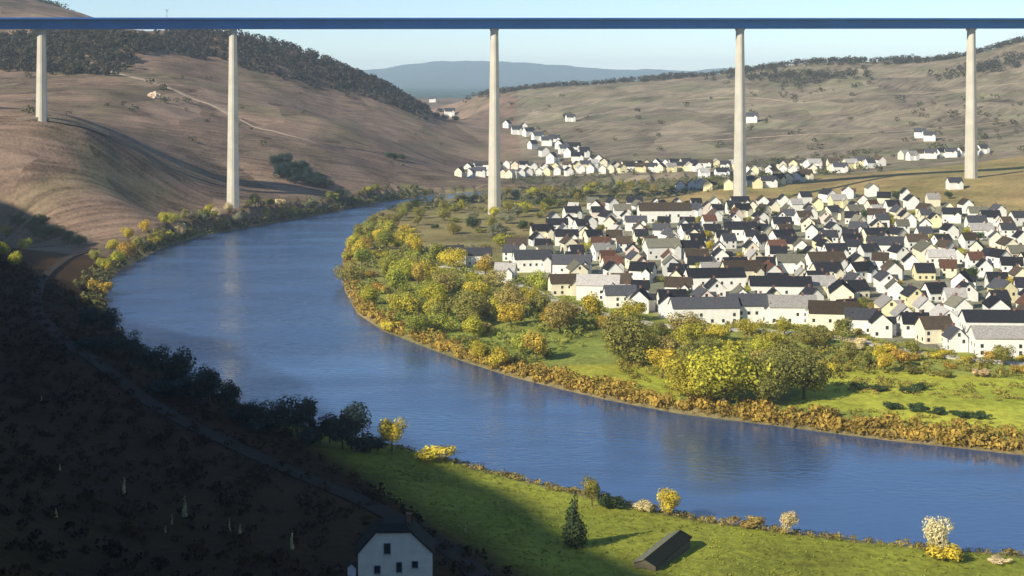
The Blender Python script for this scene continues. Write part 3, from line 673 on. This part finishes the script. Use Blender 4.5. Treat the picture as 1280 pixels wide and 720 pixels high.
tpx(706,150,'round',12,'dark green','dark tree beside the lone white house on the right slope',.8)
# gardens of the village
def nearhouse(x, y): return not free(x, y, 1.5)
scatter([(645,332),(700,275),(1000,262),(1200,268),(1290,285),(1290,440),(1100,418),(850,398),(720,360)], 120, 7, ['round','bush','round'], (6,9), ['olive green','dark green','golden yellow','yellow-green','dark green'], 'garden', 6, avoid=nearhouse)

# the pale house in the shade at the bottom
hx, hy = P(494, 728, 285)[:2]; hz = zat(hx, hy)
fr = link('farmhouse', None); fr.location = (hx, hy, 115-630*285/F); fr.rotation_euler = (0, 0, R(3))
tag(fr, 'pale grey house with half-hipped gable end standing in the dark slope', 'house')
wd, ev, tp, tw = 7.5, 6.2, 10.4, 3.0
mb = MB(); mb.prism([(-wd,-6),(wd,-6),(wd,ev),(tw+.2,tp),(-tw-.9,tp),(-wd,ev)], 'y', 0, 8)
link('wall', mb.build('wall', M['wall']), fr, color=(.88,.83,.68))
mb = MB()
mb.add([(-wd-.5,-.35,ev-.4),(-tw-.9,-.35,tp),(-tw-.9,8.5,tp),(-wd-.5,8.5,ev-.4),(-wd-.5,-.35,ev-.05),(-tw-.9,-.35,tp+.35),(-tw-.9,8.5,tp+.35),(-wd-.5,8.5,ev-.05)], [(0,1,2,3),(4,7,6,5),(0,4,5,1),(1,5,6,2),(2,6,7,3),(3,7,4,0)])
mb.add([(wd+.5,-.35,ev-.4),(tw+.2,-.35,tp),(tw+.2,8.5,tp),(wd+.5,8.5,ev-.4),(wd+.5,-.35,ev-.05),(tw+.2,-.35,tp+.35),(tw+.2,8.5,tp+.35),(wd+.5,8.5,ev-.05)], [(0,1,2,3),(4,7,6,5),(0,4,5,1),(1,5,6,2),(2,6,7,3),(3,7,4,0)])
mb.add([(-tw-.9,-.35,tp+.02),(tw+.2,-.35,tp+.02),(tw-1,2.5,tp+1.2),(-tw+.3,2.5,tp+1.2),(tw+.2,8.5,tp+.02),(-tw-.9,8.5,tp+.02),(tw-1,6,tp+1.2),(-tw+.3,6,tp+1.2)], [(0,1,2,3),(1,4,6,2),(4,5,7,6),(5,0,3,7),(3,2,6,7),(0,5,4,1)])
link('roof', mb.build('roof', M['roof']), fr, color=(.02,.024,.024))
mb = MB(); mb.box(2.2, 3.1, 4.2, 5.1, tp-1, tp+2.2); mb.box(2.1, 3.2, 4.1, 5.2, tp+2.2, tp+2.45); link('chimney', mb.build('chimney', M['chimney']), fr)
for wx, wz, ww, wh in ((-1.6,7.2,1.2,2.0),(.8,3.4,1.0,1.9),(4.0,3.9,1.1,1.2),(-3.6,3.0,1.1,1.5)):
    mb = MB(); mb.box(wx-ww/2-.12, wx+ww/2+.12, -.09, .1, wz-wh/2-.12, wz+wh/2+.12); f_ = link('window', mb.build('window', M['rail']), fr)
    mb = MB(); mb.box(wx-ww/2-.2, wx+ww/2+.2, -.22, .05, wz-wh/2-.26, wz-wh/2-.125); link('sill', mb.build('sill', M['concrete']), f_)
    mb = MB(); mb.box(wx-ww/2, wx+ww/2, -.14, .1, wz-wh/2, wz+wh/2); link('pane', mb.build('pane', M['glass']), f_)
bx, by, bz = P(440, 712, 285); tg = link('garden_hut', None, loc=(bx, by, bz-1)); tag(tg, 'tiny white hut just left of the pale shaded house', 'hut')
mb = MB(); mb.prism([(-.8,-2),(.8,-2),(.8,1.6),(0,2.3),(-.8,1.6)], 'y', -.8, .8); link('wall', mb.build('wall', M['whitepaint']), tg)
mb = MB(); mb.prism([(-1,1.5),(0,2.35),(1,1.5),(1,1.62),(0,2.47),(-1,1.62)], 'y', -.9, 1); link('roof', mb.build('roof', M['roof']), tg, color=(.05,.05,.05))

# dark barn in the near meadow
x0, y0, z0 = hit(806, 712); x1, y1, z1 = hit(850, 684); bn = link('barn', None); L_ = math.hypot(x1-x0, y1-y0)
bn.location = ((x0+x1)/2, (y0+y1)/2, zat((x0+x1)/2, (y0+y1)/2)); bn.rotation_euler = (0, 0, math.atan2(y1-y0, x1-x0))
tag(bn, 'long low barn with dark roof in the near meadow', 'barn')
mb = MB(); mb.prism([(-2.6,-1),(2.6,-1),(2.6,1.9),(0,3.0),(-2.6,1.9)], 'x', -L_/2, L_/2); link('wall', mb.build('wall', M['wall']), bn, color=(.10,.09,.06))
for s_, c_ in ((-1, (.012,.014,.01)), (1, (.16,.16,.11))):  # left slope painted lighter as if sunlit, right slope painted as shaded
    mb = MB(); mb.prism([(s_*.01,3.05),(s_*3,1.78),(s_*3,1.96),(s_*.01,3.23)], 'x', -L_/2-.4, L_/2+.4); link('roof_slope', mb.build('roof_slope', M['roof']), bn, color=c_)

# pale slender shrubs in the dark slope
for px, py, h, wf in ((52,503,2.0,1.3),(75,590,2.2,.8),(155,620,4.4,1.),(70,650,2.4,1.3),(231,652,5.6,1.1),(215,658,2.6,1.),(207,668,2,1.),(287,668,3.4,.8),(300,672,2.8,1.4),(365,690,4.6,.9),(582,668,2.4,1.2)):
    tpx(px, py, 'sapling', h, 'pale straw', None, wf*1.1, 'paleshrub')
x, y, z = hit(201, 462); nm = link('river_marker', None, loc=(x, y, z)); tag(nm, 'white marker board on a post at the shaded water edge', 'marker')
mb = MB(); mb.tube((0,0,-1),(0,0,7),.2,.15,8); link('post', mb.build('post', M['whitepaint']), nm)
mb = MB(); mb.box(-.9,.9,-.25,-.1,4,7.2); link('board', mb.build('board', M['whitepaint']), nm)
x, y, z = hit(192, 122); rk = bmesh.new(); bmesh.ops.create_icosphere(rk, subdivisions=3, radius=1)
for v in rk.verts: v.co *= 1+.25*math.sin(v.co.x*5+v.co.y*7)*math.cos(v.co.z*6); v.co.x *= 7; v.co.y *= 5; v.co.z *= 6
me = bpy.data.meshes.new('rock_outcrop'); rk.to_mesh(me); me.materials.append(M['rock']); tag(link('rock_outcrop', me, loc=(x, y, z)), 'pale orange rock outcrop in the left vineyard slope', 'rock')

# ------------------------------------------------------------------ uncountable growth
def mass(name, pos, hs, wr, col, label, per=46, size=.10, scale=.12, amt=.5):
    n = len(pos); tot_ = n*per; u = rand_unit(tot_); H = np.repeat(hs, per); base = np.repeat(pos, per, 0)
    c = base.copy(); r = rng.uniform(.6, 1.05, tot_)
    c[:, 0] += u[:, 0]*H*wr*r; c[:, 1] += u[:, 1]*H*wr*r; c[:, 2] += H*.52+u[:, 2]*H*.46*r
    nm_ = u+.5*rand_unit(tot_); nm_ /= np.linalg.norm(nm_, axis=1)[:, None]
    o = link(name, quads_mesh(name, leaf_quads(c, nm_, size*H), leaf_mat(name+'_leaf', False, col, amt, scale))); return tag(o, label, kind='stuff')
def mass_hits(rows, n, spread):                    # rows: list of (px, py, D) along a ridge
    a = np.array([P(*r) for r in rows]); out = []
    t_ = rng.uniform(0, len(a)-1, n); i = np.minimum(t_.astype(int), len(a)-2); f_ = (t_-i)[:, None]
    p = a[i]*(1-f_)+a[i+1]*f_; p = p[:, :2]+rng.uniform(-1, 1, (n, 2))*spread
    return np.column_stack([p, land(p[:, 0], p[:, 1])-.5])
p = np.concatenate([mass_hits([(-60,75,1780),(0,75,1780),(60,72,1780),(120,68,1760),(165,72,1740)], 700, (18, 120))])
mass('left_wood', p, rng.uniform(9, 15, len(p)), .42, (.055,.05,.03), 'dark autumn wood on the hilltop behind the first pier')
p = mass_hits([(190,62,1870),(230,60,1900),(300,64,1930),(370,80,1970),(430,100,2010),(480,116,2050),(530,140,2070)], 900, (14, 95))
mass('ridge_wood', p, rng.uniform(8, 13, len(p)), .42, (.055,.05,.038), 'brown-green wood running down the left ridge')
p = np.concatenate([mass_hits([(600,120,2930),(640,116,2930),(700,109,2900),(800,103,2850),(900,94,2800),(1000,84,2750),(1100,80,2700),(1200,73,2650),(1290,56,2600)], 900, (30, 60)),
                    mass_hits([(920,105,2650),(1010,110,2500),(1060,100,2500)], 160, (60, 70)), mass_hits([(1200,95,2400),(1280,80,2400)], 120, (60, 60))])
mass('skyline_wood', p, rng.uniform(8, 13, len(p)), .5, (.06,.055,.035), 'dark strip of wood along the right-hand skyline', 30)
p = mass_hits([(0,10,2450),(40,14,2470),(80,24,2500)], 260, (40, 60)); mass('summit_wood', p, rng.uniform(10, 15, len(p)), .5, (.05,.06,.03), 'wood on the distant summit at top left', 30)
p = np.array([hit(random.uniform(*a_), random.uniform(*b_), 1000) for a_, b_ in [((620,1280),(120,200))]*60+[((1120,1280),(120,190))]*60+[((930,1090),(85,130))]*60+[((180,560),(95,215))]*25+[((0,290),(90,150))]*15])
mass('slope_bushes', p, rng.uniform(3, 8, len(p)), .8, (.075,.075,.035), 'scattered hedges and bushes in the vineyards of both hillsides', 34, .13, .05)
# reeds and bushes along the wooded bank
def along_bank(px, n, off, spread=3):
    a = np.array([G(*q_) for q_ in px]); i0 = rng.uniform(0, len(a)-1.001, n*3); i = i0.astype(int); f_ = (i0-i)[:, None]; p = a[i]*(1-f_)+a[i+1]*f_
    p = p+rng.normal(0, spread, p.shape)+off; d = river_sd(p[:, 0], p[:, 1]); p = p[(d > .3) & (d < 14)][:n]
    return np.column_stack([p, land(p[:, 0], p[:, 1])-.2])
fb = far_px[7:-1]
p = along_bank(fb, 1100, (0, 3), 4); mass('bank_bushes', p, rng.uniform(1.2, 4.2, len(p)), .6, (.38,.26,.05), 'golden reeds and low bushes lining the bank of the wooded point', 34, .12, .2)
p = along_bank(near_px[1:12], 420, (0, -3), 3); mass('bank_reeds', p, rng.uniform(.7, 1.8, len(p)), .8, (.27,.21,.06), 'low straw-coloured growth along the near bank', 30, .14, .3)
p = along_bank(near_px[16:29], 420, (0, 3), 5); mass('far_bank_bushes', p, rng.uniform(2, 6, len(p)), .6, (.12,.115,.04), 'olive bushes along the left bank of the river', 30, .14, .2)
# low scrub on the wooded point
def field(poly, n, z=5):
    wp = W(poly, z); a = np.array(wp); xy = rng.uniform(a.min(0), a.max(0), (n*4, 2)); xy = xy[inpoly(xy[:, 0], xy[:, 1], wp)][:n]
    xy = xy[river_sd(xy[:, 0], xy[:, 1]) > 3]; return np.column_stack([xy, land(xy[:, 0], xy[:, 1])-.2])
p = field(A+[], 900); mass('point_scrub', p, rng.uniform(1.5, 4.5, len(p)), .65, (.23,.24,.045), 'mixed golden scrub covering the wooded point', 32, .12, .1)
p = field([(830,408),(1050,410),(1120,436),(1300,450),(1300,474),(1080,466),(1010,484),(860,490),(760,460)], 700); mass('shore_scrub', p, rng.uniform(1.2, 3.6, len(p)), .65, (.29,.245,.045), 'golden brown scrub between village and shore', 32, .12, .1)
p = field([(500,240),(700,236),(1000,228),(1000,246),(760,254),(690,262),(600,262),(480,262)], 800); mass('valley_scrub', p, rng.uniform(2, 5, len(p)), .7, (.15,.145,.055), 'olive scrub on the far bank under the piers', 28, .13, .06)
p = field([(640,212),(720,208),(1100,204),(1100,226),(760,232),(600,226)], 500, 14); mass('far_gardens', p, rng.uniform(3, 6, len(p)), .7, (.09,.10,.04), 'dark garden trees among the far village houses', 28, .13, .06)
p = field([(1050,470),(1300,482),(1300,500),(1040,488)], 120); mass('meadow_scrub', p, rng.uniform(.8, 2.2, len(p)), .9, (.28,.22,.05), 'golden scrub dotted along the upper edge of the right meadow', 30, .14, .1)
p = field([(1060,505),(1300,528),(1300,560),(1200,552),(1050,528)], 200); mass('meadow_scrub', p, rng.uniform(.6, 1.8, len(p)), .9, (.27,.23,.05), 'yellowed scrub between right meadow and shore', 30, .14, .1)
a_ = rng.uniform(0, 1, (9000, 2)); xy = np.column_stack([-45+200*a_[:, 0], 250+190*a_[:, 1]]); xy = xy[(ncoord(xy[:, 0], xy[:, 1]) < 25) & (river_sd(xy[:, 0], xy[:, 1]) > 2) & (xy[:, 1] < np.interp(xy[:, 0], nb[o_, 0], nb[o_, 1]))]
p = np.column_stack([xy, land(xy[:, 0], xy[:, 1])-.05]); mass('meadow_grass', p, rng.uniform(.2, .55, len(p)), 1.3, (.25,.26,.038), 'tufts of grass on the near meadow', 7, .35, .06, .5)
# dark scrub and vines on the shaded slope
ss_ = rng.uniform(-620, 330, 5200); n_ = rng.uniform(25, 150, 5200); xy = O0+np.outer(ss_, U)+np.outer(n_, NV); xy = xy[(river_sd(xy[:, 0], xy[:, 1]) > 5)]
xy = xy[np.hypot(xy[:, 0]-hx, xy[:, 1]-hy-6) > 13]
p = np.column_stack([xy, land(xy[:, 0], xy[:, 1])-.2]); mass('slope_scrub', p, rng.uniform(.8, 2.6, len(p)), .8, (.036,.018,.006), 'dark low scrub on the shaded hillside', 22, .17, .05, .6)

# ------------------------------------------------------------------ labels
ZN = {'point': 'wooded point', 'pointback': 'back of the point', 'belowvillage': 'grove below the village', 'hedge': 'hedge line above the meadow',
      'backbank': 'row at the far bend', 'shadebank': 'dark row on the shaded near bank', 'leftbank': 'lit row on the left bank', 'leftbankback': 'second row above the left bank',
      'sidevalley': 'sunny clump at the left edge', 'sidevalleyshade': 'added shade clump below the first pier', 'grove': 'dark grove on the vineyard slope', 'grove2': 'small dark clump on the vineyard slope',
      'garden': 'village gardens', 'meadow': 'meadow by the river', 'paleshrub': 'shaded dark slope', 'ridgetip': 'dark clump by the ridge houses'}
for zn in sorted({d['zone'] for d in trees}):
    g = [d for d in trees if d['zone'] == zn and not d['label']]; g.sort(key=lambda d: d['px'])
    for i, d in enumerate(g):
        if zn == 'paleshrub': what = 'pale slender shrub'
        else: what = d['col']+' '+{'bush': 'bush', 'cone': 'conifer', 'tall': 'slender tree', 'sapling': 'sapling', 'giant': 'spreading tree', 'wide': 'spreading tree', 'round': 'round tree'}[d['kind']]
        d['o']['label'] = '%s, %s from left in the %s' % (what, ordi(i+1), ZN[zn]); d['o']['group'] = 'trees of the '+ZN[zn]
    for d in trees:
        if d['label']: d['o']['label'] = d['label']
HZ = {'v': None}
for zn in sorted({(d['zone'], d['row']) for d in houses if not d['label']}):
    g = [d for d in houses if (d['zone'], d['row']) == zn and not d['label']]; g.sort(key=lambda d: d['px'])
    for i, d in enumerate(g):
        base = '%s house with %s roof, %s from left in ' % (d['wc'], d['rc'], ordi(i+1))
        if zn[0] == 'v': d['o']['label'] = base+'the '+ordi(zn[1])+' village row'; d['o']['group'] = 'village houses'
        elif zn[0] == 'climb': d['o']['label'] = base+'the line climbing the far slope'; d['o']['group'] = 'houses climbing the far slope'
        else: d['o']['label'] = base+['','lower far row','upper far row','rightward far row','row before the ochre field','middle far row','hamlet by fifth pier'][zn[1]]; d['o']['group'] = 'far village houses'
for d in houses:
    if d['label']: d['o']['label'] = d['label']

# ------------------------------------------------------------------ haze
mb = MB(); mb.box(-19500, 19500, -19500, 19500, -40, 375)
hm = bpy.data.materials.new('haze'); hm.use_nodes = True; t = hm.node_tree; t.nodes.remove(t.nodes['Principled BSDF'])
pv = t.nodes.new('ShaderNodeVolumePrincipled'); pv.inputs['Color'].default_value = (.70,.86,1,1); pv.inputs['Density'].default_value = 6.5e-5; pv.inputs['Anisotropy'].default_value = 0.0
t.links.new(pv.outputs[0], t.nodes['Material Output'].inputs['Volume'])
tag(link('haze', mb.build('haze', hm)), 'thin blue air haze filling the valley', kind='stuff')
print('TREES', len(trees), 'HOUSES', len(houses), 'OBJ', len(bpy.data.objects))
